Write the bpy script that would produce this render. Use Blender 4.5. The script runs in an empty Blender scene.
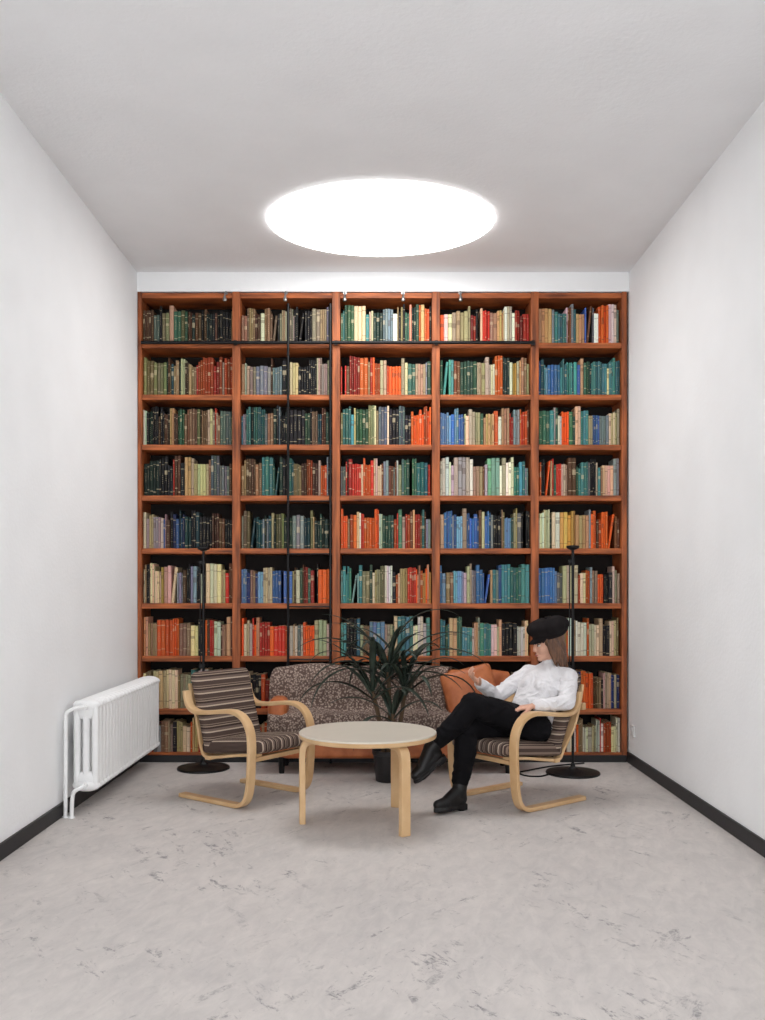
import bpy, bmesh, math, random
import numpy as np
from mathutils import Vector, Matrix, noise as mnoise
random.seed(7)
R=random.Random(11)
scene=bpy.context.scene
col=scene.collection
try:
    scene.view_settings.view_transform='Standard'
    scene.view_settings.look='None'
except Exception: pass

# ---------------------------------------------------------------- helpers
def lin(c):
    return tuple(((v/255)/12.92 if v/255<=0.04045 else ((v/255+0.055)/1.055)**2.4) for v in c)
def nt(name):
    m=bpy.data.materials.new(name); m.use_nodes=True
    n=m.node_tree.nodes; l=m.node_tree.links
    return m,n,l,n['Principled BSDF']
def mat(name,c,rough=0.6,metal=0.0,var=0.12,scale=12,bump=0.0,bscale=60,stretch=(1,1,1),spec=0.4,c2=None):
    m,n,l,b=nt(name); c=lin(c)
    tc=n.new('ShaderNodeTexCoord'); mp=n.new('ShaderNodeMapping'); mp.inputs['Scale'].default_value=stretch
    l.new(tc.outputs['Object'],mp.inputs['Vector'])
    nz=n.new('ShaderNodeTexNoise'); nz.inputs['Scale'].default_value=scale; nz.inputs['Detail'].default_value=5
    l.new(mp.outputs['Vector'],nz.inputs['Vector'])
    cr=n.new('ShaderNodeValToRGB')
    d=lin(c2) if c2 else tuple(v*(1-var*2) for v in c)
    cr.color_ramp.elements[0].position=0.3; cr.color_ramp.elements[0].color=(*d,1)
    cr.color_ramp.elements[1].position=0.7; cr.color_ramp.elements[1].color=(*c,1)
    l.new(nz.outputs['Fac'],cr.inputs['Fac']); l.new(cr.outputs['Color'],b.inputs['Base Color'])
    b.inputs['Roughness'].default_value=rough; b.inputs['Metallic'].default_value=metal
    b.inputs['Specular IOR Level'].default_value=spec
    if bump>0:
        n2=n.new('ShaderNodeTexNoise'); n2.inputs['Scale'].default_value=bscale; n2.inputs['Detail'].default_value=4
        l.new(mp.outputs['Vector'],n2.inputs['Vector'])
        bp=n.new('ShaderNodeBump'); bp.inputs['Strength'].default_value=bump; bp.inputs['Distance'].default_value=0.01
        l.new(n2.outputs['Fac'],bp.inputs['Height']); l.new(bp.outputs['Normal'],b.inputs['Normal'])
    return m
def link(ob,parent=None):
    col.objects.link(ob)
    if parent: ob.parent=parent
    return ob
def empty(name,loc=(0,0,0),rz=0):
    e=bpy.data.objects.new(name,None); e.location=loc; e.rotation_euler=(0,0,rz); e.empty_display_size=0.1
    col.objects.link(e); return e
def mesh_ob(name,verts,faces,mats,parent=None,smooth=False,mi=None):
    me=bpy.data.meshes.new(name); me.from_pydata([tuple(v) for v in verts],[],faces); me.update()
    for m in (mats if isinstance(mats,(list,tuple)) else [mats]): me.materials.append(m)
    if mi is not None: me.polygons.foreach_set('material_index',mi)
    if smooth: me.polygons.foreach_set('use_smooth',[True]*len(me.polygons))
    return link(bpy.data.objects.new(name,me),parent)
class MB:
    """mesh accumulator"""
    def __init__(s): s.v=[]; s.f=[]; s.mi=[]
    def add(s,v,f,mi=0):
        o=len(s.v); s.v+= [tuple(p) for p in v]; s.f+=[tuple(i+o for i in q) for q in f]; s.mi+=[mi]*len(f)
    def box(s,a,b,mi=0):
        x0,y0,z0=a; x1,y1,z1=b
        v=[(x0,y0,z0),(x1,y0,z0),(x1,y1,z0),(x0,y1,z0),(x0,y0,z1),(x1,y0,z1),(x1,y1,z1),(x0,y1,z1)]
        s.add(v,[(0,3,2,1),(4,5,6,7),(0,1,5,4),(1,2,6,5),(2,3,7,6),(3,0,4,7)],mi)
    def cyl(s,p0,p1,r0,r1=None,n=16,mi=0,caps=True):
        if r1 is None: r1=r0
        p0=Vector(p0);p1=Vector(p1); d=(p1-p0).normalized()
        u=d.orthogonal().normalized(); w=d.cross(u)
        v=[];f=[]
        for p,r in((p0,r0),(p1,r1)):
            for i in range(n):
                a=2*math.pi*i/n; v.append(p+(u*math.cos(a)+w*math.sin(a))*r)
        for i in range(n): j=(i+1)%n; f.append((i,j,n+j,n+i))
        if caps: f.append(tuple(range(n-1,-1,-1))); f.append(tuple(range(n,2*n)))
        s.add(v,f,mi)
    def ell(s,c,rad,ax=None,n=20,m=12,mi=0):
        c=Vector(c)
        if ax is None: ax=(Vector((1,0,0)),Vector((0,1,0)),Vector((0,0,1)))
        v=[];f=[]
        for j in range(1,m):
            t=math.pi*j/m
            for i in range(n):
                a=2*math.pi*i/n
                v.append(c+ax[0]*(rad[0]*math.sin(t)*math.cos(a))+ax[1]*(rad[1]*math.sin(t)*math.sin(a))+ax[2]*(rad[2]*math.cos(t)))
        top=len(v); v.append(c+ax[2]*rad[2]); v.append(c-ax[2]*rad[2])
        for j in range(m-2):
            for i in range(n):
                k=(i+1)%n; f.append((j*n+i,(j+1)*n+i,(j+1)*n+k,j*n+k))
        for i in range(n):
            k=(i+1)%n; f.append((top,i,k)); f.append((top+1,(m-2)*n+k,(m-2)*n+i))
        s.add(v,f,mi)
    def rcone(s,p0,r0,p1,r1,mi=0):
        s.ell(p0,(r0,)*3,mi=mi); s.ell(p1,(r1,)*3,mi=mi); s.cyl(p0,p1,r0,r1,20,mi)
    def tube(s,pts,r,n=10,mi=0):
        pts=[Vector(p) for p in pts]
        rings=[];u=None
        for i,p in enumerate(pts):
            d=(pts[min(i+1,len(pts)-1)]-pts[max(i-1,0)]).normalized()
            if u is None: u=d.orthogonal().normalized()
            u=(u-d*u.dot(d)).normalized(); w=d.cross(u)
            rr=r[i] if isinstance(r,(list,tuple)) else r
            rings.append([p+(u*math.cos(2*math.pi*k/n)+w*math.sin(2*math.pi*k/n))*rr for k in range(n)])
        s.loft(rings,mi)
    def loft(s,rings,mi=0):
        n=len(rings[0]); v=[p for r in rings for p in r]; f=[]
        for j in range(len(rings)-1):
            for i in range(n):
                k=(i+1)%n; f.append((j*n+i,j*n+k,(j+1)*n+k,(j+1)*n+i))
        f.append(tuple(range(n-1,-1,-1))); f.append(tuple((len(rings)-1)*n+i for i in range(n)))
        s.add(v,f,mi)
    def lathe(s,c,prof,n=32,mi=0):
        c=Vector(c)
        s.loft([[c+Vector((r*math.cos(2*math.pi*k/n),r*math.sin(2*math.pi*k/n),z)) for k in range(n)] for r,z in prof],mi)
    def ob(s,name,mats,parent=None,smooth=False):
        return mesh_ob(name,s.v,s.f,mats,parent,smooth,s.mi)
def crom(pts,k=8):
    P=[Vector(p) for p in pts]; P=[P[0]*2-P[1]]+P+[P[-1]*2-P[-2]]; out=[]
    for i in range(1,len(P)-2):
        for j in range(k):
            t=j/k; a,b,c,d=P[i-1],P[i],P[i+1],P[i+2]
            out.append(0.5*((2*b)+(c-a)*t+(2*a-5*b+4*c-d)*t*t+(3*b-a-3*c+d)*t**3))
    out.append(P[-2]); return out
def bevel(ob,w,seg=3,angle=True):
    m=ob.modifiers.new('bevel','BEVEL'); m.width=w; m.segments=seg
    if angle: m.limit_method='ANGLE'
    return ob
def smooth(ob,ang=40):
    me=ob.data; me.polygons.foreach_set('use_smooth',[True]*len(me.polygons))
    try: me.set_sharp_from_angle(angle=math.radians(ang))
    except Exception: pass
    return ob
def cushion(name,size,M,mats,parent,puff=0.015,seg=14,bev=0.03):
    """soft rounded box, size xyz; M local matrix"""
    sx,sy,sz=[v/2 for v in size]
    bm=bmesh.new(); bmesh.ops.create_cube(bm,size=2)
    bmesh.ops.subdivide_edges(bm,edges=bm.edges[:],cuts=seg,use_grid_fill=True)
    for v in bm.verts:
        p=v.co.copy(); q=Vector((p.x*sx,p.y*sy,p.z*sz))
        inn=Vector([max(-s+bev,min(s-bev,c)) for s,c in zip((sx,sy,sz),q)])
        d=q-inn
        if d.length>0: 
            q=inn+d.normalized()*bev if d.length>bev*0.999 or sum(abs(x)>1e-6 for x in d)>1 else q
        q.z+= (1 if p.z>0 else -1)*puff*(1-p.x**2)*(1-p.y**2)*abs(p.z)
        v.co=M@q
    me=bpy.data.meshes.new(name); bm.to_mesh(me); bm.free()
    for m in (mats if isinstance(mats,list) else [mats]): me.materials.append(m)
    me.polygons.foreach_set('use_smooth',[True]*len(me.polygons))
    return link(bpy.data.objects.new(name,me),parent)

# ---------------------------------------------------------------- camera
FPX=900.0; CAMZ=1.229
cam=bpy.data.cameras.new('camera'); co=bpy.data.objects.new('camera',cam); col.objects.link(co)
co.location=(0,0,CAMZ); co.rotation_euler=(math.radians(90),0,0)
cam.sensor_width=36; cam.sensor_fit='AUTO'; cam.lens=FPX/1020*36
cam.shift_y=80/1020; cam.shift_x=2.5/1020; cam.clip_start=0.05
scene.camera=co

# ---------------------------------------------------------------- room
XL,XR,YB,H=-1.735,1.78,6.43,3.50; YN=-1.1; YW=6.72
def wallmat(name,c,b=0.15):
    return mat(name,c,rough=0.9,var=0.02,scale=3,bump=b,bscale=45,spec=0.15)
m_wall=wallmat('white_plaster',(247,248,249)); m_ceil=wallmat('ceiling_plaster',(241,241,242),0.2)
def floor_mat():
    m,n,l,b=nt('worn_linoleum')
    tc=n.new('ShaderNodeTexCoord')
    def noise(scale,st,rot=0,det=6,rough=0.6,loc=(0,0,0),dist=0.6):
        mr=n.new('ShaderNodeMapping'); mr.inputs['Rotation'].default_value=(0,0,rot); mr.inputs['Location'].default_value=loc
        l.new(tc.outputs['Object'],mr.inputs['Vector'])
        mp=n.new('ShaderNodeMapping'); mp.inputs['Scale'].default_value=st
        l.new(mr.outputs['Vector'],mp.inputs['Vector'])
        z=n.new('ShaderNodeTexNoise'); z.inputs['Scale'].default_value=scale; z.inputs['Detail'].default_value=det; z.inputs['Roughness'].default_value=rough; z.inputs['Distortion'].default_value=dist
        l.new(mp.outputs['Vector'],z.inputs['Vector']); return z.outputs['Fac']
    def ramp(f,a,b2,ca=(0,0,0),cb=(1,1,1)):
        r=n.new('ShaderNodeValToRGB'); r.color_ramp.elements[0].position=a; r.color_ramp.elements[1].position=b2
        r.color_ramp.elements[0].color=(*ca,1); r.color_ramp.elements[1].color=(*cb,1); l.new(f,r.inputs['Fac']); return r.outputs['Color']
    def mix(f,a,b2,blend='MIX'):
        x=n.new('ShaderNodeMix'); x.data_type='RGBA'; x.blend_type=blend
        if isinstance(f,float): x.inputs[0].default_value=f
        else: l.new(f,x.inputs[0])
        for s,v in((6,a),(7,b2)):
            if isinstance(v,tuple): x.inputs[s].default_value=(*v,1)
            else: l.new(v,x.inputs[s])
        return x.outputs[2]
    def mul(a,b2):
        x=n.new('ShaderNodeMath'); x.operation='MULTIPLY'; l.new(a,x.inputs[0])
        if isinstance(b2,float): x.inputs[1].default_value=b2
        else: l.new(b2,x.inputs[1])
        return x.outputs[0]
    base=ramp(noise(1.6,(1.3,1,1),0,8),0.3,0.7,lin((192,187,184)),lin((212,205,200)))
    # fine mottling, drawn out along the room
    marb=ramp(noise(7,(2.4,1,1),0.25,10,0.72),0.36,0.66,lin((184,179,177)),lin((218,211,206)))
    c=mix(0.45,base,marb)
    # scuffs: diagonal drags of dark marks, broken up, in patches
    s1=ramp(noise(4.6,(3.4,1,1),-0.55,10,0.74,(0,0,0),0.4),0.565,0.60)
    k1=ramp(noise(1.5,(1,1,1),0,4,0.6,(3,1,0)),0.47,0.60)
    s2=ramp(noise(4.2,(3.8,1,1),0.65,10,0.76,(7,2,0),0.4),0.57,0.605)
    k2=ramp(noise(1.6,(1,1,1),0,4,0.6,(9,5,0)),0.47,0.60)
    br_=ramp(noise(38,(1,1,1),0,6,0.7,(4,4,0)),0.42,0.56)
    s3=ramp(noise(22,(1.6,1,1),0.3,9,0.75,(1,8,0)),0.62,0.66)
    c=mix(mul(mul(mul(s1,k1),br_),0.78),c,lin((116,113,116)))
    c=mix(mul(mul(mul(s2,k2),br_),0.72),c,lin((120,117,119)))
    c=mix(mul(s3,0.4),c,lin((138,134,136)))
    br=n.new('ShaderNodeTexBrick'); br.offset=0.5; br.inputs['Scale'].default_value=1.0
    br.inputs['Brick Width'].default_value=0.6; br.inputs['Row Height'].default_value=0.6; br.inputs['Mortar Size'].default_value=0.002
    br.inputs['Color1'].default_value=(1,1,1,1); br.inputs['Color2'].default_value=(0.90,0.90,0.90,1); br.inputs['Mortar'].default_value=(0.85,0.85,0.85,1)
    l.new(tc.outputs['Object'],br.inputs['Vector'])
    c=mix(0.28,c,br.outputs['Color'],'MULTIPLY')
    l.new(c,b.inputs['Base Color']); b.inputs['Roughness'].default_value=0.62; b.inputs['Specular IOR Level'].default_value=0.25
    bp=n.new('ShaderNodeBump'); bp.inputs['Strength'].default_value=0.12; bp.inputs['Distance'].default_value=0.004
    l.new(noise(60,(1,1,1)),bp.inputs['Height']); l.new(bp.outputs['Normal'],b.inputs['Normal'])
    return m
def slab(name,a,b,m):
    q=MB(); q.box(a,b); return q.ob(name,m)
slab('floor',(XL-0.15,YN,-0.1),(XR+0.15,YW+0.15,0),floor_mat())
slab('ceiling',(XL-0.15,YN,H),(XR+0.15,YW+0.15,H+0.1),m_ceil)
slab('wall_left',(XL-0.15,YN,0),(XL,YW,H),m_wall)
slab('wall_right',(XR,YN,0),(XR+0.15,YW,H),m_wall)
slab('wall_back',(XL-0.15,YW,0),(XR+0.15,YW+0.15,H),m_wall)
slab('trim_header',(XL,YB,3.362),(XR,YW,H),m_wall)
m_base=mat('black_baseboard',(34,33,35),rough=0.5,var=0.1)
def base(name,a,b): bevel(slab(name,a,b,m_base),0.004,2)
base('baseboard_left',(XL,YN,0),(XL+0.018,YB,0.075))
base('baseboard_right',(XR-0.018,YN,0),(XR,YB,0.075))

# ceiling light (round domed luminous panel)
m,n,l,b=nt('luminous_panel'); b.inputs['Base Color'].default_value=(1,1,1,1)
b.inputs['Emission Color'].default_value=(1.0,0.99,0.98,1); b.inputs['Emission Strength'].default_value=10
e=empty('skylight',(0.005,5.54,H))
q=MB(); N=72
q.loft([[Vector((0.698*s*math.cos(2*math.pi*k/N),0.555*s*math.sin(2*math.pi*k/N),z)) for k in range(N)] for s,z in((1,-0.0005),(0.995,-0.010),(0.97,-0.018),(0.9,-0.022),(0.6,-0.026),(0.2,-0.028))])
q.ob('diffuser',m,e,True)

# wall outlet
q=MB(); q.box((XR-0.012,6.28,0.2),(XR,6.36,0.28)); q.cyl((XR-0.016,6.32,0.24),(XR-0.011,6.32,0.24),0.022)
bevel(q.ob('wall_outlet',mat('outlet_plastic',(225,225,225),0.4,var=0.02)),0.003,2)

# ---------------------------------------------------------------- bookshelf
m_woodh=mat('pine_boards',(198,110,58),rough=0.55,scale=7,stretch=(0.5,1,5),c2=(98,48,24),bump=0.15,bscale=30)
m_woodv=mat('pine_uprights',(188,104,56),rough=0.55,scale=7,stretch=(5,1,0.4),c2=(88,44,24),bump=0.15,bscale=30)
m_dark=mat('dark_back_panel',(26,17,14),rough=0.8,var=0.2)
ups=[(-1.732,-1.705),(-1.056,-1.0),(-0.342,-0.286),(0.372,0.428),(1.079,1.135),(1.728,1.765)]
bz=[3.336,2.979,2.608,2.25,1.886,1.508,1.115,0.736,0.358,0.045]
q=MB()
for a,bx in ups: q.box((a,YB,0.0),(bx,YB+0.27,3.36),2)
for i,z in enumerate(bz):
    th=0.038
    for c in range(5):
        q.box((ups[c][1],YB+0.008,z-th/2),(ups[c+1][0],YB+0.27,z+th/2))
for c in range(5): q.box((ups[c][1],YB+0.01,0.0),(ups[c+1][0],YB+0.03,0.03),1)
q.box((-1.732,YB+0.27,0.0),(1.765,YB+0.285,3.36),1)
shelf=q.ob('bookshelf',[m_woodh,m_dark,m_woodv]); bevel(shelf,0.003,2)
base('baseboard_back',(XL+0.02,YB-0.014,0),(XR-0.02,YB-0.001,0.05))

# books ------------------------------------------------------------
C=dict(o=(222,94,40),r=(184,52,38),R=(128,40,34),t=(194,156,114),b=(218,196,158),w=(242,234,216),g=(66,106,82),G=(36,58,50),
 e=(78,140,138),E=(42,84,92),u=(70,110,168),U=(42,58,112),k=(26,26,30),n=(108,70,46),y=(206,162,80),v=(146,140,96),s=(136,144,148),p=(98,80,116),m=(136,190,162),l=(122,160,198))
cells=[
 ['ntvgbGnkGk','tbnwtbkgbGst','gebGsgwkgtGo','oborRrbtrwRr','segswesouwEs'],
 ['vGnEntyortno','wtbskwbgtkbw','rroorobbtgsb','gegbtbowyGeb','uleeEgeuEese'],
 ['Gkngtnvtnsbr','eEGsekGskEgn','evgGetswoooo','luugwbwtooro','geowgebsuleb'],
 ['kGnkrRbtnsun','tnrgeEtuUnok','torobbngvEnr','wemgwwbmwwse','orognrgebtbn'],
 ['bwbuUkEkGkny','vEsvvGeEsGvg','oroobgororen','uuluuusulEvg','wwGeyotoooon'],
 ['btybnokbwnkr','lUupwubgnoRo','emgvebbrooty','uluuueuesegm','uloboyworblb'],
 ['tbtoobtokrnt','borrobworbbw','ewlebewbgsew','egeuewmeewel','wtnwrobwobwb'],
 ['nbwtebwknowb','wobrbtgbonwt','botnebwot','eborwebortwb','uelkUenkoUbk'],
 ['orbtbworbtnb','wobtrbeouwtb','tbnowtbn','wbrtobewbott','wbtowworwbwo'],
]
V=[];F=[];COL=[];UV=[];RN=[];MI=[]
def book(x0,x1,y0,y1,z0,h,c,tilt=0.0):
    o=len(V); ch=min(0.005,(x1-x0)*0.25)
    prof=[(x0,y1),(x0,y0+ch),(x0+ch,y0),(x1-ch,y0),(x1,y0+ch),(x1,y1)]
    for z in(0,h):
        for x,y in prof:
            dx=x-x0
            V.append((x0+dx*math.cos(tilt)+z*math.sin(tilt), y, z0+z*math.cos(tilt)-dx*math.sin(tilt)+ (x1-x0)*math.sin(max(tilt,0))))
    r1,r2=R.random(),R.random()
    uu=[0,0,0.15,0.85,1,1]
    for i in range(6):
        j=(i+1)%6
        F.append((o+i,o+j,o+6+j,o+6+i))
        side = i in(0,4,5)
        for (vv,k) in((0,i),(0,j),(1,j),(1,i)):
            UV.append((uu[k] if not side else 0.0, vv)); RN.append((r1,r2)); COL.append((*c,1))
        MI.append(0)
    for fc in(tuple(o+i for i in range(5,-1,-1)),tuple(o+6+i for i in range(6))):
        F.append(fc); MI.append(1)
        for _ in range(6): UV.append((0,0)); RN.append((r1,r2)); COL.append((*c,1))
for r in range(9):
    zb=bz[r+1]+0.0195; ztop=bz[r]-0.020; op=ztop-zb
    for c in range(5):
        pal=cells[r][c]; x=ups[c][1]+0.004; xe=ups[c+1][0]-0.003
        base_h=min(op*0.84,R.uniform(0.250,0.272)); tot=xe-x; run=0; x00=x
        while x<xe-0.010:
            if run<=0:
                t=(x-x00)/tot*len(pal); k=int(min(len(pal)-1,max(0,t+R.uniform(-2.0,2.0))))
                if R.random()<0.18: ch=R.choice('bwtsnktb')
                else: ch=pal[k]
                f_=R.uniform(0.68,1.12); c0=[v*f_*R.uniform(0.94,1.06) for v in C[ch]]; run=R.choice([1,1,1,1,1,2,2,3,4]); hh=base_h+R.uniform(-0.055,0.020)
                ww=R.choice([0.010,0.012,0.014,0.016,0.018,0.020,0.023,0.028]) 
            run-=1
            w=ww*R.uniform(0.9,1.1)
            if x+w>xe: w=xe-x
            if w<0.008: break
            h=min(op*0.92,hh+R.uniform(-0.004,0.004))
            cc=lin([max(4,min(250,v*R.uniform(0.93,1.06)*(0.78 if (c<2 and r<5) else 0.97))) for v in c0])  # shelf shade of the upper-left bays is put into the book colours
            y0=YB+0.030+R.uniform(0,0.026)
            if R.random()<0.012 and x+w+0.05<xe:
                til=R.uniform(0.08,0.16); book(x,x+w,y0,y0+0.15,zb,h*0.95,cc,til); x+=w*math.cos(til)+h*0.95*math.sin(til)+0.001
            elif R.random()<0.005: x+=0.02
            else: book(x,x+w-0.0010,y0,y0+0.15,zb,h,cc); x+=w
me=bpy.data.meshes.new('books'); me.from_pydata(V,[],F); me.update()
ca=me.color_attributes.new('Col','FLOAT_COLOR','CORNER'); ca.data.foreach_set('color',np.array(COL,dtype=np.float32).ravel())
u1=me.uv_layers.new(name='UVMap'); u1.data.foreach_set('uv',np.array(UV,dtype=np.float32).ravel())
u2=me.uv_layers.new(name='Rnd'); u2.data.foreach_set('uv',np.array(RN,dtype=np.float32).ravel())
def book_mat():
    m,n,l,b=nt('cloth_book_spines')
    at=n.new('ShaderNodeAttribute'); at.attribute_name='Col'
    uv=n.new('ShaderNodeUVMap'); uv.uv_map='UVMap'; rn=n.new('ShaderNodeUVMap'); rn.uv_map='Rnd'
    s1=n.new('ShaderNodeSeparateXYZ'); l.new(uv.outputs[0],s1.inputs[0]); s2=n.new('ShaderNodeSeparateXYZ'); l.new(rn.outputs[0],s2.inputs[0])
    def M(op,a,b2=0.0,c=0.0):
        x=n.new('ShaderNodeMath'); x.operation=op
        for i,v in enumerate((a,b2,c)):
            if isinstance(v,(int,float)): x.inputs[i].default_value=v
            else: l.new(v,x.inputs[i])
        return x.outputs[0]
    u,v,r1,r2=s1.outputs[0],s1.outputs[1],s2.outputs[0],s2.outputs[1]
    def band(cen,w): return M('LESS_THAN',M('ABSOLUTE',M('SUBTRACT',v,cen)),w)
    on=M('GREATER_THAN',u,0.01)
    b1=band(M('MULTIPLY_ADD',r1,0.12,0.80),M('MULTIPLY_ADD',r2,0.012,0.003))
    b2=band(M('MULTIPLY_ADD',r2,0.14,0.08),M('MULTIPLY_ADD',r1,0.014,0.003))
    lab=M('MULTIPLY',band(M('MULTIPLY_ADD',r2,0.2,0.55),M('MULTIPLY_ADD',r1,0.06,0.03)),M('GREATER_THAN',M('FRACT',M('MULTIPLY',r1,7.3)),0.75))
    txt=M('MULTIPLY',M('MULTIPLY',M('GREATER_THAN',M('SINE',M('MULTIPLY',v,M('MULTIPLY_ADD',r1,60,110))),0.3),M('LESS_THAN',M('ABSOLUTE',M('SUBTRACT',u,0.5)),0.13)),band(M('MULTIPLY_ADD',r1,0.3,0.4),0.14))
    f=M('MULTIPLY',M('MAXIMUM',M('MAXIMUM',M('MULTIPLY',b1,0.55),M('MULTIPLY',b2,0.5)),M('MAXIMUM',M('MULTIPLY',lab,0.5),M('MULTIPLY',txt,0.42))),on)
    bw=n.new('ShaderNodeRGBToBW'); l.new(at.outputs['Color'],bw.inputs[0])
    ac=n.new('ShaderNodeMix'); ac.data_type='RGBA'; l.new(M('GREATER_THAN',bw.outputs[0],0.22),ac.inputs[0])
    ac.inputs[6].default_value=(*lin((206,190,156)),1); ac.inputs[7].default_value=(*lin((84,60,50)),1)
    mx=n.new('ShaderNodeMix'); mx.data_type='RGBA'; l.new(f,mx.inputs[0]); l.new(at.outputs['Color'],mx.inputs[6]); l.new(ac.outputs[2],mx.inputs[7])
    l.new(mx.outputs[2],b.inputs['Base Color']); b.inputs['Roughness'].default_value=0.55; b.inputs['Specular IOR Level'].default_value=0.3
    return m
me.materials.append(book_mat()); me.materials.append(mat('book_pages',(196,176,140),0.9,var=0.1,scale=80))
me.polygons.foreach_set('material_index',MI)
link(bpy.data.objects.new('books',me))

# ladder + rail + picture lights ------------------------------------
m_blk=mat('black_metal',(20,20,22),0.45,metal=0.3,var=0.1)
e=empty('library_ladder')
q=MB()
for x in(-0.652,-0.352): q.cyl((x,6.385,0.0),(x,6.385,3.26),0.009)
for i in range(5): q.cyl((-0.652,6.385,0.36+i*0.375),(-0.352,6.385,0.36+i*0.375),0.005)
smooth(q.ob('rails_and_rungs',m_blk,e))
q=MB(); q.cyl((-1.70,6.405,2.99),(1.10,6.405,2.99),0.012)
for x in(-1.03,-0.314,0.4,1.09): q.box((x-0.012,6.40,2.975),(x+0.012,6.429,3.005))
smooth(q.ob('guide_rail',m_blk,e))
m_chr=mat('chrome',(150,150,150),0.3,metal=1,var=0.05)
for i,px in enumerate((226,286,345,403,460)):
    x=(px-380)/140
    q=MB(); q.tube([(x,6.43,3.35),(x,6.40,3.352),(x,6.38,3.34),(x,6.375,3.315)],0.004); q.lathe((x,6.375,3.275),[(0.013,0),(0.015,0.006),(0.012,0.02),(0.007,0.038),(0.004,0.042)],16)
    q.cyl((x,6.424,3.35),(x,6.4295,3.35),0.013)
    smooth(q.ob('shelf_spotlight' if i==0 else 'shelf_spotlight.%03d'%i,m_chr))

# ---------------------------------------------------------------- radiator
m_rad=mat('radiator_enamel',(244,244,244),0.35,var=0.02)
e=empty('column_radiator',(0,0,0))
q=MB(); ns=23; y0,y1=4.95,6.29; xs=(-1.665,-1.615,-1.565); zt,zb=0.625,0.125
for i in range(ns):
    y=y0+(y1-y0)*i/(ns-1)
    for x in xs: q.cyl((x,y,zb+0.02),(x,y,zt-0.02),0.0195,n=12)
    for z,sg in((zt-0.03,1),(zb+0.03,-1)):
        q.ell((-1.615,y,z),(0.078,0.028,0.034),n=18,m=10)
        q.ell((-1.615,y,z-sg*0.03),(0.070,0.022,0.05),n=18,m=10)
for z in(zt-0.035,zb+0.035): q.cyl((-1.615,y0-0.025,z),(-1.615,y1+0.03,z),0.02)
smooth(q.ob('sections',m_rad,e),60)
q=MB()
q.tube(crom([(-1.615,4.93,0.59),(-1.62,4.885,0.592),(-1.66,4.868,0.585),(-1.695,4.865,0.56),(-1.698,4.865,0.5),(-1.698,4.86,0.2),(-1.698,4.86,0.0)],6),0.011)
q.tube(crom([(-1.615,4.93,0.16),(-1.62,4.88,0.158),(-1.65,4.86,0.14),(-1.66,4.855,0.10),(-1.662,4.85,0.0)],6),0.011)
q.cyl((-1.615,4.895,0.59),(-1.615,4.925,0.59),0.018); q.cyl((-1.615,4.895,0.16),(-1.615,4.925,0.16),0.018)
q.cyl((-1.698,4.86,0.0),(-1.698,4.86,0.008),0.018); q.cyl((-1.662,4.85,0.0),(-1.662,4.85,0.008),0.018)
for y in(5.2,6.0): q.cyl((-1.735,y,0.50),(-1.67,y,0.50),0.009)
smooth(q.ob('supply_pipes',m_rad,e))

# ---------------------------------------------------------------- chairs
m_birch=mat('birch',(222,188,144),0.4,scale=6,stretch=(1,1,1),c2=(200,160,114),spec=0.4)
def stripes(name,axis):
    m,n,l,b=nt(name); tc=n.new('ShaderNodeTexCoord'); sp=n.new('ShaderNodeSeparateXYZ'); l.new(tc.outputs['Object'],sp.inputs[0])
    mu=n.new('ShaderNodeMath'); mu.operation='MULTIPLY'; l.new(sp.outputs[axis],mu.inputs[0]); mu.inputs[1].default_value=13.5
    ad=n.new('ShaderNodeMath'); ad.operation='ADD'; l.new(mu.outputs[0],ad.inputs[0]); ad.inputs[1].default_value=20
    fr=n.new('ShaderNodeMath'); fr.operation='FRACT'; l.new(ad.outputs[0],fr.inputs[0])
    cr=n.new('ShaderNodeValToRGB'); cr.color_ramp.interpolation='CONSTANT'; el=cr.color_ramp.elements
    stops=[(0,(82,68,62)),(0.26,(186,168,150)),(0.36,(112,96,88)),(0.55,(66,54,50)),(0.70,(156,138,122)),(0.77,(74,60,56)),(0.86,(134,116,104)),(0.93,(82,68,62))]
    el[0].position=0; el[0].color=(*lin(stops[0][1]),1); el[1].position=stops[1][0]; el[1].color=(*lin(stops[1][1]),1)
    for p,c in stops[2:]:
        x=el.new(p); x.color=(*lin(c),1)
    l.new(fr.outputs[0],cr.inputs['Fac']); l.new(cr.outputs['Color'],b.inputs['Base Color']); b.inputs['Roughness'].default_value=0.95; b.inputs['Specular IOR Level'].default_value=0.1
    nz=n.new('ShaderNodeTexNoise'); nz.inputs['Scale'].default_value=300; bp=n.new('ShaderNodeBump'); bp.inputs['Strength'].default_value=0.3; bp.inputs['Distance'].default_value=0.003
    l.new(tc.outputs['Object'],nz.inputs['Vector']); l.new(nz.outputs['Fac'],bp.inputs['Height']); l.new(bp.outputs['Normal'],b.inputs['Normal'])
    return m
m_sy=stripes('striped_wool_seat',1); m_sz=stripes('striped_wool_back',2)
def strip(path,y,w,t):
    rings=[]; P=crom([(a,0,z) for a,z in path],7)
    for i,p in enumerate(P):
        d=(P[min(i+1,len(P)-1)]-P[max(i-1,0)]).normalized(); nn=Vector((-d.z,0,d.x))
        rings.append([p+Vector((0,y+sy*w/2,0))+nn*sn*t/2 for sy,sn in((-1,-1),(1,-1),(1,1),(-1,1))])
    return rings
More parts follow.
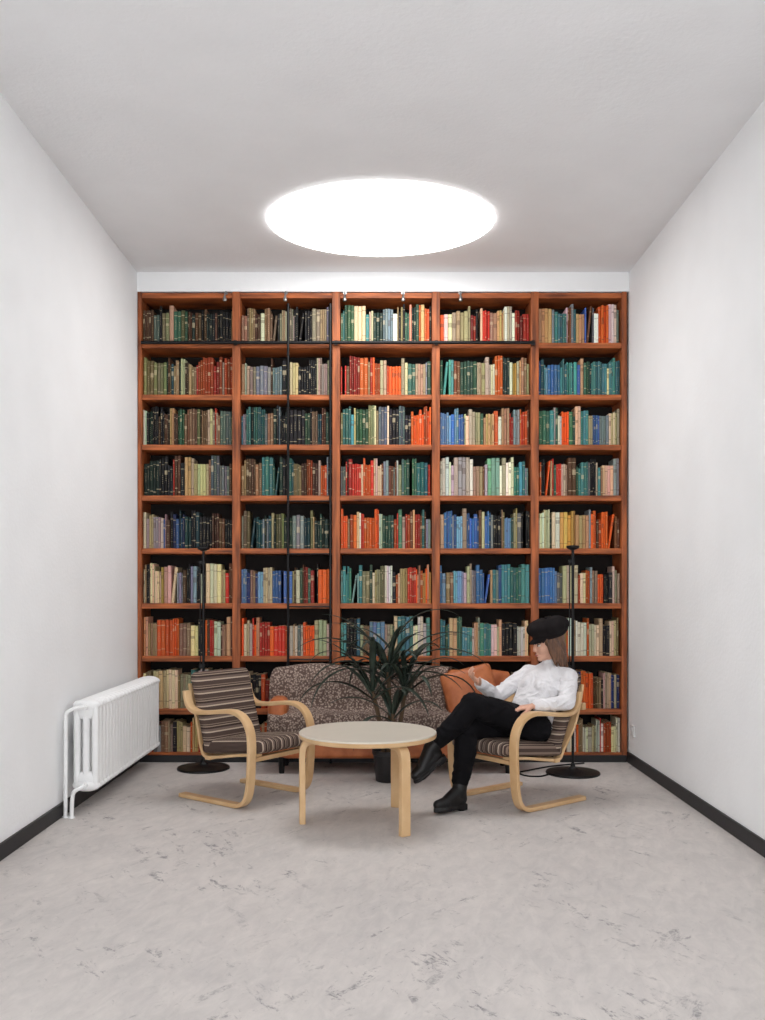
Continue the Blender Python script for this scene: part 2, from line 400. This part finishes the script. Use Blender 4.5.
def chair(name,loc,ang,back_a=-0.29):
    e=empty(name,loc,ang)
    path=[(-0.285,0.635),(-0.278,0.59),(-0.25,0.54),(-0.19,0.515),(-0.09,0.52),(0.03,0.535),(0.12,0.537),(0.19,0.51),(0.235,0.45),(0.25,0.37),(0.247,0.25),(0.235,0.12),(0.21,0.05),(0.16,0.018),(0.08,0.0135),(-0.05,0.0135),(-0.2,0.0135),(-0.33,0.0135)]
    for s,nm in((-1,'arm_loop_right'),(1,'arm_loop_left')):
        q=MB(); q.loft(strip(path,s*0.25,0.055,0.024)); o=q.ob(nm,m_birch,e); smooth(o,50); bevel(o,0.004,2)
    q=MB()
    q.box((0.205,-0.225,0.262),(0.24,0.225,0.288)); q.box((-0.16,-0.225,0.235),(-0.12,0.225,0.258))
    for s in(-1,1):
        q.loft(strip([(0.25,0.30),(0.1,0.285),(-0.08,0.255),(-0.17,0.25),(-0.21,0.30),(back_a+0.045,0.45),(back_a-0.01,0.62),(back_a-0.02,0.67)],s*0.19,0.05,0.016))
    q.box((back_a-0.03,-0.225,0.52),(back_a+0.0,0.225,0.56))
    bevel(q.ob('seat_shell',m_birch,e),0.003,2)
    M=Matrix.Translation((0.045,0,0.325))@Matrix.Rotation(-math.radians(6),4,'Y')
    cushion('seat_cushion',(0.50,0.435,0.075),M,m_sy,e,0.012)
    dx=back_a+0.165; Ln=math.hypot(dx,0.42); an=math.atan2(dx,0.42)
    M=Matrix.Translation(((back_a-0.165)/2+0.018,0,0.515))@Matrix.Rotation(an,4,'Y')
    cushion('back_cushion',(0.065,0.45,Ln+0.03),M,m_sz,e,0.0)
    return e
chair('bentwood_armchair',(-0.765,5.36,0),math.atan2(-0.6,0.8))
chair('bentwood_armchair.001',(0.775,5.27,0),math.atan2(-0.62,-0.79),-0.36)

# ---------------------------------------------------------------- table
e=empty('round_coffee_table',(-0.065,4.785,0))
m_top=mat('table_laminate',(214,206,192),0.35,var=0.03,scale=5,spec=0.4)
q=MB(); q.lathe((0,0,0),[(0.355,0.447),(0.362,0.45),(0.365,0.456),(0.365,0.470)],64)
smooth(q.ob('top_edge',m_birch,e),30)
q=MB(); q.lathe((0,0,0),[(0.362,0.4695),(0.3645,0.4715),(0.3645,0.476),(0.361,0.479)],64); smooth(q.ob('top_surface',m_top,e),30)
for i,an in enumerate((math.atan2(-0.31,0.20),math.atan2(-0.05,-0.37),math.atan2(0.33,0.166))):
    q=MB(); r=0.347; d=Vector((math.cos(an),math.sin(an),0)); s=Vector((-d.y,d.x,0))
    path=[(r-0.17,0.44),(r-0.09,0.439),(r-0.035,0.432),(r-0.008,0.408),(r,0.36),(r,0.25),(r,0.12),(r,0.0)]
    P=crom([(a,0,z) for a,z in path],5); rings=[]
    for k,p in enumerate(P):
        dd=(P[min(k+1,len(P)-1)]-P[max(k-1,0)]).normalized(); nn=Vector((-dd.z,0,dd.x))
        if k==len(P)-1: nn=Vector((1,0,0))
        ring=[]
        for sy,sn in((-1,-1),(1,-1),(1,1),(-1,1)):
            pt=p+nn*sn*0.016; ring.append(d*pt.x+s*(sy*0.027)+Vector((0,0,min(pt.z,0.448) if k<len(P)-1 else 0)))
        rings.append(ring)
    q.loft(rings); o=q.ob('bent_leg_%d'%(i+1),m_birch,e); smooth(o,50); bevel(o,0.004,2)

# ---------------------------------------------------------------- floor lamps
def lamp(name,x,y,ht):
    e=empty(name,(x,y,0)); q=MB()
    q.lathe((0,0,0),[(0.178,0),(0.18,0.006),(0.176,0.014),(0.12,0.022),(0.04,0.03),(0.018,0.045),(0.012,0.07)],40)
    q.cyl((0,0,0.05),(0,0,ht-0.03),0.0095); q.cyl((-0.022,0,0.70),(-0.022,0,ht-0.1),0.004)
    q.box((-0.03,-0.008,0.69),(0.01,0.008,0.72)); q.box((-0.03,-0.008,ht-0.12),(0.01,0.008,ht-0.10))
    smooth(q.ob('stand',m_blk,e),50)
    q=MB(); q.lathe((0,0,ht-0.035),[(0.010,0),(0.020,0.004),(0.040,0.014),(0.044,0.022),(0.042,0.03),(0.02,0.034)],24)
    smooth(q.ob('lamp_head',m_blk,e),50)
    return e
lamp('floor_lamp',-1.214,6.19,1.53)
e=lamp('floor_lamp.001',1.292,6.03,1.53)
q=MB(); q.tube(crom([(-0.16,-0.04,0.006),(-0.24,-0.12,0.006),(-0.33,-0.10,0.006),(-0.36,0.0,0.006),(-0.28,0.08,0.006),(-0.1,0.22,0.006),(0.15,0.33,0.006)],8),0.005); q.ob('power_cord',m_blk,e)

# ---------------------------------------------------------------- sofa
e=empty('sofa',(0,0,0))
m_lea=mat('tan_leather',(206,124,76),0.45,scale=8,c2=(158,84,46),bump=0.2,bscale=90)
def speck():
    m,n,l,b=nt('speckled_throw'); tc=n.new('ShaderNodeTexCoord')
    v=n.new('ShaderNodeTexVoronoi'); v.inputs['Scale'].default_value=75; l.new(tc.outputs['Object'],v.inputs['Vector'])
    cr=n.new('ShaderNodeValToRGB'); e=cr.color_ramp.elements; e[0].position=0.22; e[0].color=(*lin((190,170,156)),1); e[1].position=0.6; e[1].color=(*lin((104,84,76)),1)
    l.new(v.outputs['Distance'],cr.inputs['Fac'])
    nz=n.new('ShaderNodeTexNoise'); nz.inputs['Scale'].default_value=7; l.new(tc.outputs['Object'],nz.inputs['Vector'])
    mx=n.new('ShaderNodeMix'); mx.data_type='RGBA'; mx.blend_type='MULTIPLY'; mx.inputs[0].default_value=0.35
    l.new(cr.outputs['Color'],mx.inputs[6]); l.new(nz.outputs['Fac'],mx.inputs[7]); l.new(mx.outputs[2],b.inputs['Base Color']); b.inputs['Roughness'].default_value=0.95
    return m
I=Matrix.Translation
cushion('base',(1.66,0.34,0.17),I((0.1,6.175,0.185)),m_lea,e,0.0)
cushion('backrest',(1.62,0.12,0.42),I((0.1,6.30,0.46)),m_lea,e,0.0,bev=0.045)
cushion('arm_left',(0.13,0.35,0.40),I((-0.69,6.175,0.30)),m_lea,e,0.0,bev=0.05)
cushion('arm_right',(0.13,0.35,0.40),I((0.89,6.175,0.30)),m_lea,e,0.0,bev=0.05)
for i,x in enumerate((-0.36,0.10,0.56)): cushion('seat_cushion_%d'%(i+1),(0.46,0.30,0.12),I((x,6.16,0.325)),m_lea,e,0.01)
M=I((0.62,6.2,0.53))@Matrix.Rotation(math.radians(78),4,'X')@Matrix.Rotation(0.25,4,'Z')
cushion('scatter_cushion',(0.36,0.32,0.11),M,m_lea,e,0.03)
q=MB(); 
for x in(-0.66,0.86):
    for y in(6.04,6.31): q.cyl((x,y,0),(x,y,0.12),0.018,0.025)
q.ob('feet',m_blk,e)
prof=[(6.372,0.42),(6.374,0.60),(6.368,0.67),(6.34,0.695),(6.29,0.70),(6.245,0.69),(6.225,0.64),(6.215,0.52),(6.205,0.42),(6.17,0.40),(6.08,0.398),(6.01,0.392),(5.99,0.35),(5.985,0.24)]
P=crom([(0,a,b2) for a,b2 in prof],4); nx=90; v=[];f=[]
for i in range(nx+1):
    u_=i/nx; x=-0.735+1.20*u_
    for j,p in enumerate(P):
        rp=0.012*math.sin(x*19+j*0.12)+0.008*math.sin(x*43+1-j*0.08); t=j/len(P)
        sag=-0.05*max(0,(0.10-u_)/0.10)-0.04*max(0,(u_-0.93)/0.07)
        v.append((x+0.10*t*(0.5-u_)*-0.4+0.05*(1-t)*math.sin(j*0.15), p.y-abs(rp)*(0.3+t) if j>14 else p.y, p.z+0.010*math.sin(x*11+0.5)*(1 if j<40 else 0.3)+0.006+(sag*0.15 if 10<j<24 else 0)))
nj=len(P)
for i in range(nx):
    for j in range(nj-1): a=i*nj+j; f.append((a,a+1,a+nj+1,a+nj))
o=mesh_ob('draped_throw',v,f,speck(),e,True); s=o.modifiers.new('solid','SOLIDIFY'); s.thickness=0.008

# ---------------------------------------------------------------- plant
e=empty('potted_dracaena',(0.053,5.80,0))
q=MB(); q.lathe((0,0,0),[(0.075,0),(0.08,0.005),(0.098,0.17),(0.104,0.175),(0.104,0.20),(0.096,0.20),(0.092,0.175)],32)
smooth(q.ob('pot',mat('dark_pot',(38,36,38),0.5),e))
q=MB(); q.lathe((0,0,0),[(0.09,0.172),(0.09,0.178)],24); q.ob('soil',mat('soil',(50,36,28),0.95,bump=0.5),e)
m_leaf=mat('dracaena_leaf',(54,66,54),0.45,scale=10,c2=(22,32,28),spec=0.4)
q=MB(); crowns=[((0,0,0.70),(0.0,0,0.17)),((-0.10,-0.03,0.58),(-0.03,0.0,0.17)),((0.11,0.01,0.60),(0.03,0,0.17)),((0.03,-0.06,0.44),(0.01,-0.03,0.17))]
for t,b0 in crowns:
    m_=[(b0[k]+t[k])/2 for k in range(3)]; q.tube(crom([b0,(m_[0]+0.01,m_[1],m_[2]),t],6),0.014)
smooth(q.ob('stems',mat('bark',(92,74,56),0.9,bump=0.5),e))
q=MB()
def leaf(o,az,L,el,droop,w):
    p=Vector(o); seg=16; e0=el; rings=[]; ds=L/seg
    for i in range(seg+1):
        t=i/seg; ee=e0-droop*t**1.5
        dx=math.cos(ee)*math.cos(az); dy=math.cos(ee)*math.sin(az)
        if dy>0: dy*=0.4
        elif dy<0: dy*=0.6
        d=Vector((dx,dy,math.sin(ee)))
        side=Vector((-math.sin(az),math.cos(az),0)); up=side.cross(d)*-1
        ww=w*(0.35+0.65*math.sin(min(1,t*2.2)*math.pi/2))*(1-t**3.2)+0.0006
        rings.append((p-side*ww+up*ww*0.35,p.copy(),p+side*ww+up*ww*0.35)); p=p+d*ds
    v=[x for r in rings for x in r]; f=[]
    for i in range(seg):
        a=i*3; f+=[(a,a+1,a+4,a+3),(a+1,a+2,a+5,a+4)]
    q.add(v,f)
rl=random.Random(5)
for ci,(t,_) in enumerate(crowns):
    nl=[15,11,11,8][ci]
    for k in range(nl):
        az=2*math.pi*(k*0.381966)+rl.uniform(-0.25,0.25); ring=k/nl
        leaf((t[0],t[1],t[2]-0.07*ring),az,rl.uniform(0.52,0.78)*(1 if ci==0 else 0.88),math.radians(76-50*ring+rl.uniform(-10,10)),math.radians(rl.uniform(70,125)),rl.uniform(0.015,0.024))
for az,L_,el,dr in((math.pi*0.97,0.62,68,70),(math.pi*1.04,0.70,50,95),(0.05,0.66,55,85),(-0.15,0.72,38,90),(math.pi*1.1,0.60,30,100)):
    leaf((0,0,0.68),az,L_,math.radians(el),math.radians(dr),0.022)
o=q.ob('leaves',m_leaf,e,True); s=o.modifiers.new('solid','SOLIDIFY'); s.thickness=0.0015

# ---------------------------------------------------------------- woman
Cc=Vector((0.80,5.27,0)); fF=Vector((-0.7867,-0.6174,0)); nN=Vector((0.6174,-0.7867,0)); Z=Vector((0,0,1))
def L(a,b2,z): return Cc+fF*a+nN*b2+Z*z
woman=empty('seated_woman',tuple(L(-0.07,0,0)))
parts=[]  # (p0,r0,p1,r1,group)
body=MB()
SK,SW,PA,BO=0,1,2,3
def rc(p0,r0,p1,r1,g,geo=True):
    parts.append((Vector(p0),r0,Vector(p1),r1,g))
    if geo: body.rcone(p0,r0,p1,r1)
def ring(c,rn,rf,tilt,n=28):
    c=Vector(c); ff=(fF*math.cos(tilt)+Z*math.sin(tilt)); out=[]
    for k in range(n):
        a=2*math.pi*k/n; ca_,sa_=math.cos(a),math.sin(a)
        out.append(c+nN*rn*(abs(ca_)**0.85)*(1 if ca_>0 else -1)+ff*rf*(abs(sa_)**0.85)*(1 if sa_>0 else -1))
    return out
tl=math.radians(28)
tor=[(L(-0.08,0,0.385),0.138,0.105),(L(-0.10,0.0,0.45),0.146,0.112),(L(-0.135,0.005,0.52),0.138,0.104),(L(-0.17,0.01,0.585),0.140,0.102),(L(-0.205,0.02,0.65),0.150,0.104),(L(-0.235,0.025,0.70),0.150,0.094),(L(-0.26,0.03,0.745),0.115,0.070),(L(-0.268,0.032,0.775),0.058,0.052)]
body.loft([ring(c,a,b2,tl if i>1 else 0.3) for i,(c,a,b2) in enumerate(tor)])
for i in range(len(tor)-1):
    g=PA if i==0 else SW
    for s in(-1,0,1):
        parts.append((tor[i][0]+nN*s*0.05,min(tor[i][1],tor[i][2]),tor[i+1][0]+nN*s*0.05,min(tor[i+1][1:]) ,g))
for s in(-1,1): body.ell(L(-0.145,0.02+s*0.052,0.660),(0.055,0.055,0.058)); parts.append((L(-0.145,0.02+s*0.052,0.66),0.05,L(-0.144,0.02+s*0.052,0.66),0.05,SW))
rc(L(-0.265,0.03,0.765),0.054,L(-0.260,0.03,0.80),0.048,SW)
rc(L(-0.262,0.03,0.775),0.042,L(-0.245,0.028,0.86),0.041,SK)
shL=L(-0.262,0.165,0.712); elL=L(-0.165,0.238,0.580); wrL=L(0.03,0.16,0.568)
rc(L(-0.25,0.09,0.715),0.060,shL,0.058,SW); rc(shL,0.058,elL,0.047,SW); rc(elL,0.047,wrL-(wrL-elL)*0.10,0.034,SW); rc(wrL-(wrL-elL)*0.15,0.022,wrL,0.0195,SK)
shR=L(-0.235,-0.125,0.715); elR=L(-0.03,-0.20,0.585); wrR=L(0.185,-0.13,0.690)
rc(L(-0.245,-0.05,0.712),0.060,shR,0.057,SW); rc(shR,0.057,elR,0.047,SW); rc(elR,0.047,wrR-(wrR-elR)*0.10,0.034,SW); rc(wrR-(wrR-elR)*0.15,0.022,wrR,0.0195,SK)
hpL=L(-0.06,0.08,0.43); knL=L(0.365,0.005,0.590); anL=L(0.585,-0.10,0.350)
hpR=L(-0.06,-0.08,0.41); knR=L(0.365,-0.045,0.450); anR=L(0.44,-0.02,0.10)
rc(hpL,0.105,knL,0.066,PA); rc(hpR,0.105,knR,0.068,PA)
def shin(k,a,bulge):
    m_=k.lerp(a,0.35)+bulge; rc(k,0.064,m_,0.063,PA); rc(m_,0.063,k.lerp(a,0.80),0.050,PA); rc(k.lerp(a,0.78),0.043,a,0.040,BO)
shin(knL,anL,fF*-0.012-Z*0.01); shin(knR,anR,fF*-0.015)
# boots : vamp + welted sole + block heel
def boot(a,fd,up):
    sd=fd.cross(up).normalized()
    def B(x,y,z): return a+fd*x+sd*y+up*z
    rc(a,0.040,B(-0.012,0,-0.048),0.036,BO); rc(B(-0.012,0,-0.048),0.036,B(0.10,0,-0.056),0.034,BO)
    rc(a,0.038,B(0.085,0,-0.045),0.034,BO); rc(B(0.10,0,-0.056),0.035,B(0.155,0.004,-0.060),0.027,BO)
    outl=[(-0.055,0.0),(-0.045,0.022),(-0.01,0.031),(0.04,0.029),(0.09,0.039),(0.135,0.038),(0.170,0.025),(0.188,0.0)]
    pts=outl+[(x,-y) for x,y in reversed(outl[1:-1])]
    body.loft([[B(x,y,z) for x,y in pts] for z in(-0.099,-0.078)]); parts.append((B(-0.02,0,-0.088),0.02,B(0.15,0,-0.088),0.02,BO))
    hl=[(-0.055,0.0),(-0.045,0.022),(-0.01,0.029),(0.012,0.02)]; pts=hl+[(x,-y) for x,y in reversed(hl[1:])]
    body.loft([[B(x,y,z) for x,y in pts] for z in(-0.113,-0.09)])
boot(L(0.44,-0.02,0.1135),fF,Z)
fd=(fF*0.74-Z*0.52-nN*0.14).normalized(); up_=(Z-fd*Z.dot(fd)).normalized()
boot(anL,fd,up_)
# hands
def hand(w,d,nrm,curl,thumbside,spread=0.10):
    d=d.normalized(); nrm=(nrm-d*nrm.dot(d)).normalized(); s=d.cross(nrm)*thumbside
    kn=[]
    for i,o in enumerate((0.026,0.009,-0.009,-0.025)):
        k=w+d*(0.078-[0.002,0,0.003,0.009][i])+s*o; kn.append(k); rc(w+s*o*0.55+d*0.004,0.0135,k,0.0105,SK)
    for i,k in enumerate(kn):
        ln=[0.064,0.072,0.066,0.053][i]; a=0.0; p=k; fdv=(d+s*spread*(1.5-i)/1.5*1.2).normalized()
        for j,fr in enumerate((0.44,0.31,0.25)):
            a+=curl[i]*(0.7,1.0,0.7)[j]
            dd=fdv*math.cos(a)+nrm*math.sin(a); p2=p+dd*ln*fr; rc(p,0.0088-0.0008*j,p2,0.0082-0.0009*j,SK); p=p2
    b0=w+d*0.018+s*0.018; t1=b0+(d*0.6+s*0.75+nrm*0.25).normalized()*0.036; t2=t1+(d*0.85+s*0.3+nrm*0.45).normalized()*0.028; t3=t2+(d*0.9+nrm*0.45).normalized()*0.022
    rc(b0,0.0135,t1,0.0108,SK); rc(t1,0.0105,t2,0.009,SK); rc(t2,0.009,t3,0.0078,SK)
dL=(L(0.13,0.08,0.55)-wrL); hand(wrL,dL,-Z-fF*0.1,(0.18,0.2,0.22,0.26),1)
hand(wrR,(fF*0.8+Z*0.45+nN*0.15),(Z*0.75-fF*0.5+nN*0.5),(0.35,0.5,0.6,0.7),-1,0.16)
# head
Hc=L(-0.232,0.028,0.912)
hf=Vector((-0.93,-0.26,-0.22)).normalized(); hs=Z.cross(hf).normalized(); hu=hf.cross(hs).normalized()
def Hd(a,b2,c): return Hc+hf*a+hs*b2+hu*c
ax=(hf,hs,hu)
def he_(c,r,g=SK,reg=True):
    body.ell(c,r,ax,24,16)
    mr=min(r)
    if reg: parts.append((Vector(c),mr,Vector(c)+hf*0.0005,mr,g))
he_(Hd(-0.012,0,0.022),(0.088,0.068,0.080)); he_(Hd(0.018,0,-0.02),(0.062,0.056,0.072)); he_(Hd(0.036,0,-0.066),(0.038,0.036,0.030)); he_(Hd(0.062,0,-0.084),(0.018,0.018,0.014))
rc(Hd(0.080,0,0.006),0.007,Hd(0.091,0,-0.025),0.0085,SK); he_(Hd(0.085,0,-0.028),(0.010,0.013,0.007))
he_(Hd(0.078,0,-0.052),(0.010,0.019,0.005)); he_(Hd(0.076,0,-0.061),(0.009,0.016,0.005)); he_(Hd(0.072,0,0.018),(0.012,0.045,0.009))
for s in(-1,1): he_(Hd(-0.004,s*0.068,-0.012),(0.016,0.007,0.027)); he_(Hd(0.048,s*0.030,-0.030),(0.026,0.022,0.022))
def remeshed(mb,name,vox,smi=3):
    me0=bpy.data.meshes.new(name+'_src'); me0.from_pydata(mb.v,[],mb.f); me0.update()
    ob=bpy.data.objects.new(name+'_src',me0); col.objects.link(ob)
    bm=bmesh.new(); bm.from_mesh(me0); bmesh.ops.recalc_face_normals(bm,faces=bm.faces); bm.to_mesh(me0); bm.free()
    r=ob.modifiers.new('r','REMESH'); r.mode='VOXEL'; r.voxel_size=vox; r.adaptivity=0
    s=ob.modifiers.new('s','SMOOTH'); s.factor=0.5; s.iterations=smi
    dg=bpy.context.evaluated_depsgraph_get(); me=bpy.data.meshes.new_from_object(ob.evaluated_get(dg)); me.name=name
    bpy.data.objects.remove(ob); bpy.data.meshes.remove(me0); me.materials.clear()
    me.polygons.foreach_set('use_smooth',[True]*len(me.polygons)); return me
me=remeshed(body,'body',0.0042)
def classify(cen):
    best=np.full(len(cen),1e9); grp=np.zeros(len(cen),dtype=np.int32)
    for p0,r0,p1,r1,g in parts:
        a=np.array(p0);b_=np.array(p1); ab=b_-a; t=np.clip(((cen-a)@ab)/max(ab@ab,1e-12),0,1)
        d=np.linalg.norm(cen-(a+t[:,None]*ab),axis=1)-(r0+(r1-r0)*t)
        w=d<best; best[w]=d[w]; grp[w]=g
    hd=np.linalg.norm(cen-np.array(Hc),axis=1)<0.115
    grp[hd&(cen[:,2]>0.825)]=SK
    return grp
# cloth folds: displace clothing along normals
nv=len(me.vertices); vc=np.zeros(nv*3); me.vertices.foreach_get('co',vc); vc=vc.reshape(-1,3); vn=np.zeros(nv*3); me.vertices.foreach_get('normal',vn); vn=vn.reshape(-1,3)
vg=classify(vc)
for i in range(nv):
    g=vg[i]
    if g in(SW,PA):
        p=Vector(vc[i]); s=15 if g==SW else 12
        w_=mnoise.noise(p*9.0)*0.06
        h=1-2*abs(mnoise.noise(Vector((p.x*s+w_*20,p.y*s,p.z*s*1.9+w_*30))))
        vc[i]+=vn[i]*((0.0055 if g==SW else 0.006)*(h-0.55))
me.vertices.foreach_set('co',vc.ravel()); me.update()
nf=len(me.polygons); cen=np.zeros(nf*3); me.polygons.foreach_get('center',cen); cen=cen.reshape(-1,3)
grp=classify(cen)
m_skin=mat('skin',(218,168,144),0.5,var=0.03,scale=20,spec=0.35)
m_swe=mat('white_knit_sweater',(230,228,230),0.95,var=0.04,scale=14,bump=0.35,bscale=90,spec=0.1)
m_pant=mat('black_trousers',(22,21,24),0.9,var=0.2,scale=10,bump=0.2,bscale=40,spec=0.12)
m_boot=mat('black_boots',(15,14,16),0.45,var=0.1,spec=0.4)
for m in(m_skin,m_swe,m_pant,m_boot): me.materials.append(m)
me.polygons.foreach_set('material_index',grp)
o=bpy.data.objects.new('body',me)
def attach(o):
    col.objects.link(o); o.parent=woman; o.location=-woman.location
attach(o)
q=MB()
for s in(-1,1): q.ell(Hd(0.0660,s*0.027,0.001),(0.010,0.012,0.006),ax,14,10,0); q.ell(Hd(0.0745,s*0.027,0.001),(0.003,0.005,0.005),ax,12,8,1); q.ell(Hd(0.076,s*0.028,0.022),(0.006,0.015,0.0028),ax,12,8,2); q.ell(Hd(0.070,s*0.028,0.0075),(0.0085,0.014,0.003),ax,12,8,2)
q.ell(Hd(0.0835,0,-0.0565),(0.005,0.016,0.005),ax,14,8,3)
o=mesh_ob('face_details',q.v,q.f,[mat('eye_white',(225,220,214),0.3,var=0.01),mat('iris',(50,34,26),0.3),mat('eyebrow',(70,46,34),0.8),mat('lips',(178,92,88),0.45)],None,True,q.mi)
col.objects.unlink(o); attach(o)
# hair
q=MB()
q.ell(Hd(-0.024,0,0.022),(0.090,0.077,0.086),ax,24,16)
q.ell(Hd(-0.055,0,-0.04),(0.056,0.070,0.075),ax)
for k in range(15):
    b0=-0.066+0.132*k/14; bk=-0.075+0.04*(b0/0.066)**2; r=0.013+0.004*math.sin(k*2.3)
    z1=-0.155-0.018*math.sin(k*1.7)
    q.rcone(Hd(bk+0.01,b0,0.0),r+0.004,Hd(bk-0.012,b0*1.1,-0.09),r+0.002); q.rcone(Hd(bk-0.012,b0*1.1,-0.09),r+0.002,Hd(bk-0.012+0.01*math.sin(k*3.1),b0*1.12,z1),r*0.4)
for s in(-1,1):
    for k,(a0,l_) in enumerate(((0.026,-0.125),(0.012,-0.145),(-0.002,-0.155),(-0.018,-0.15),(-0.034,-0.16))):
        q.rcone(Hd(a0,s*0.066,0.03),0.011,Hd(a0-0.006,s*0.074,-0.05),0.0125); q.rcone(Hd(a0-0.006,s*0.074,-0.05),0.0125,Hd(a0-0.014+0.006*math.sin(k*2.2),s*(0.078+0.003*math.sin(k*5)),l_),0.005)
me=remeshed(q,'hair',0.0035,2); me.materials.append(mat('brown_hair',(128,88,62),0.45,scale=30,stretch=(3,3,0.35),c2=(50,32,24),bump=0.8,bscale=70,spec=0.5)); o=bpy.data.objects.new('hair',me); attach(o)
# soft baker-boy beret
q=MB()
ca_up=(hu*0.95+hf*0.02).normalized(); ca_f=(hf-ca_up*hf.dot(ca_up)).normalized(); cax=(ca_f,hs,ca_up); cc=Hd(-0.018,0,0.048)
for k in range(8):   # panelled crown
    a=2*math.pi*k/8+0.2
    q.ell(cc-ca_f*0.010+ca_up*0.045+ca_f*0.052*math.cos(a)+hs*0.046*math.sin(a),(0.081,0.075,0.054),cax,24,12)
q.ell(cc-ca_f*0.050+ca_up*0.022,(0.082,0.088,0.052),cax,24,12)
q.loft([[cc+ca_f*(0.097*math.cos(2*math.pi*k/28)*sc)+hs*(0.086*math.sin(2*math.pi*k/28)*sc)+ca_up*z for k in range(28)] for z,sc in((-0.020,0.99),(0.0,1.0),(0.03,1.02))])
for k in range(-6,7):
    a=k/6*1.0; pnt=cc+ca_f*0.085*math.cos(a)+hs*0.080*math.sin(a)-ca_up*0.006; q.rcone(pnt,0.006,pnt+(ca_f*0.042*math.cos(a)**0.8-ca_up*0.022),0.005)
q.ell(cc-ca_f*0.010+ca_up*0.100,(0.009,0.009,0.006),cax)
me=remeshed(q,'beret',0.004,4); me.materials.append(mat('black_felt',(30,26,27),0.9,bump=0.3,bscale=120,spec=0.15)); o=bpy.data.objects.new('beret',me); attach(o)

# ---------------------------------------------------------------- world light through the open end of the room
w=bpy.data.worlds.new('World'); scene.world=w; w.use_nodes=True
bg=w.node_tree.nodes['Background']; bg.inputs['Color'].default_value=(0.97,0.985,1.0,1); bg.inputs['Strength'].default_value=3.4
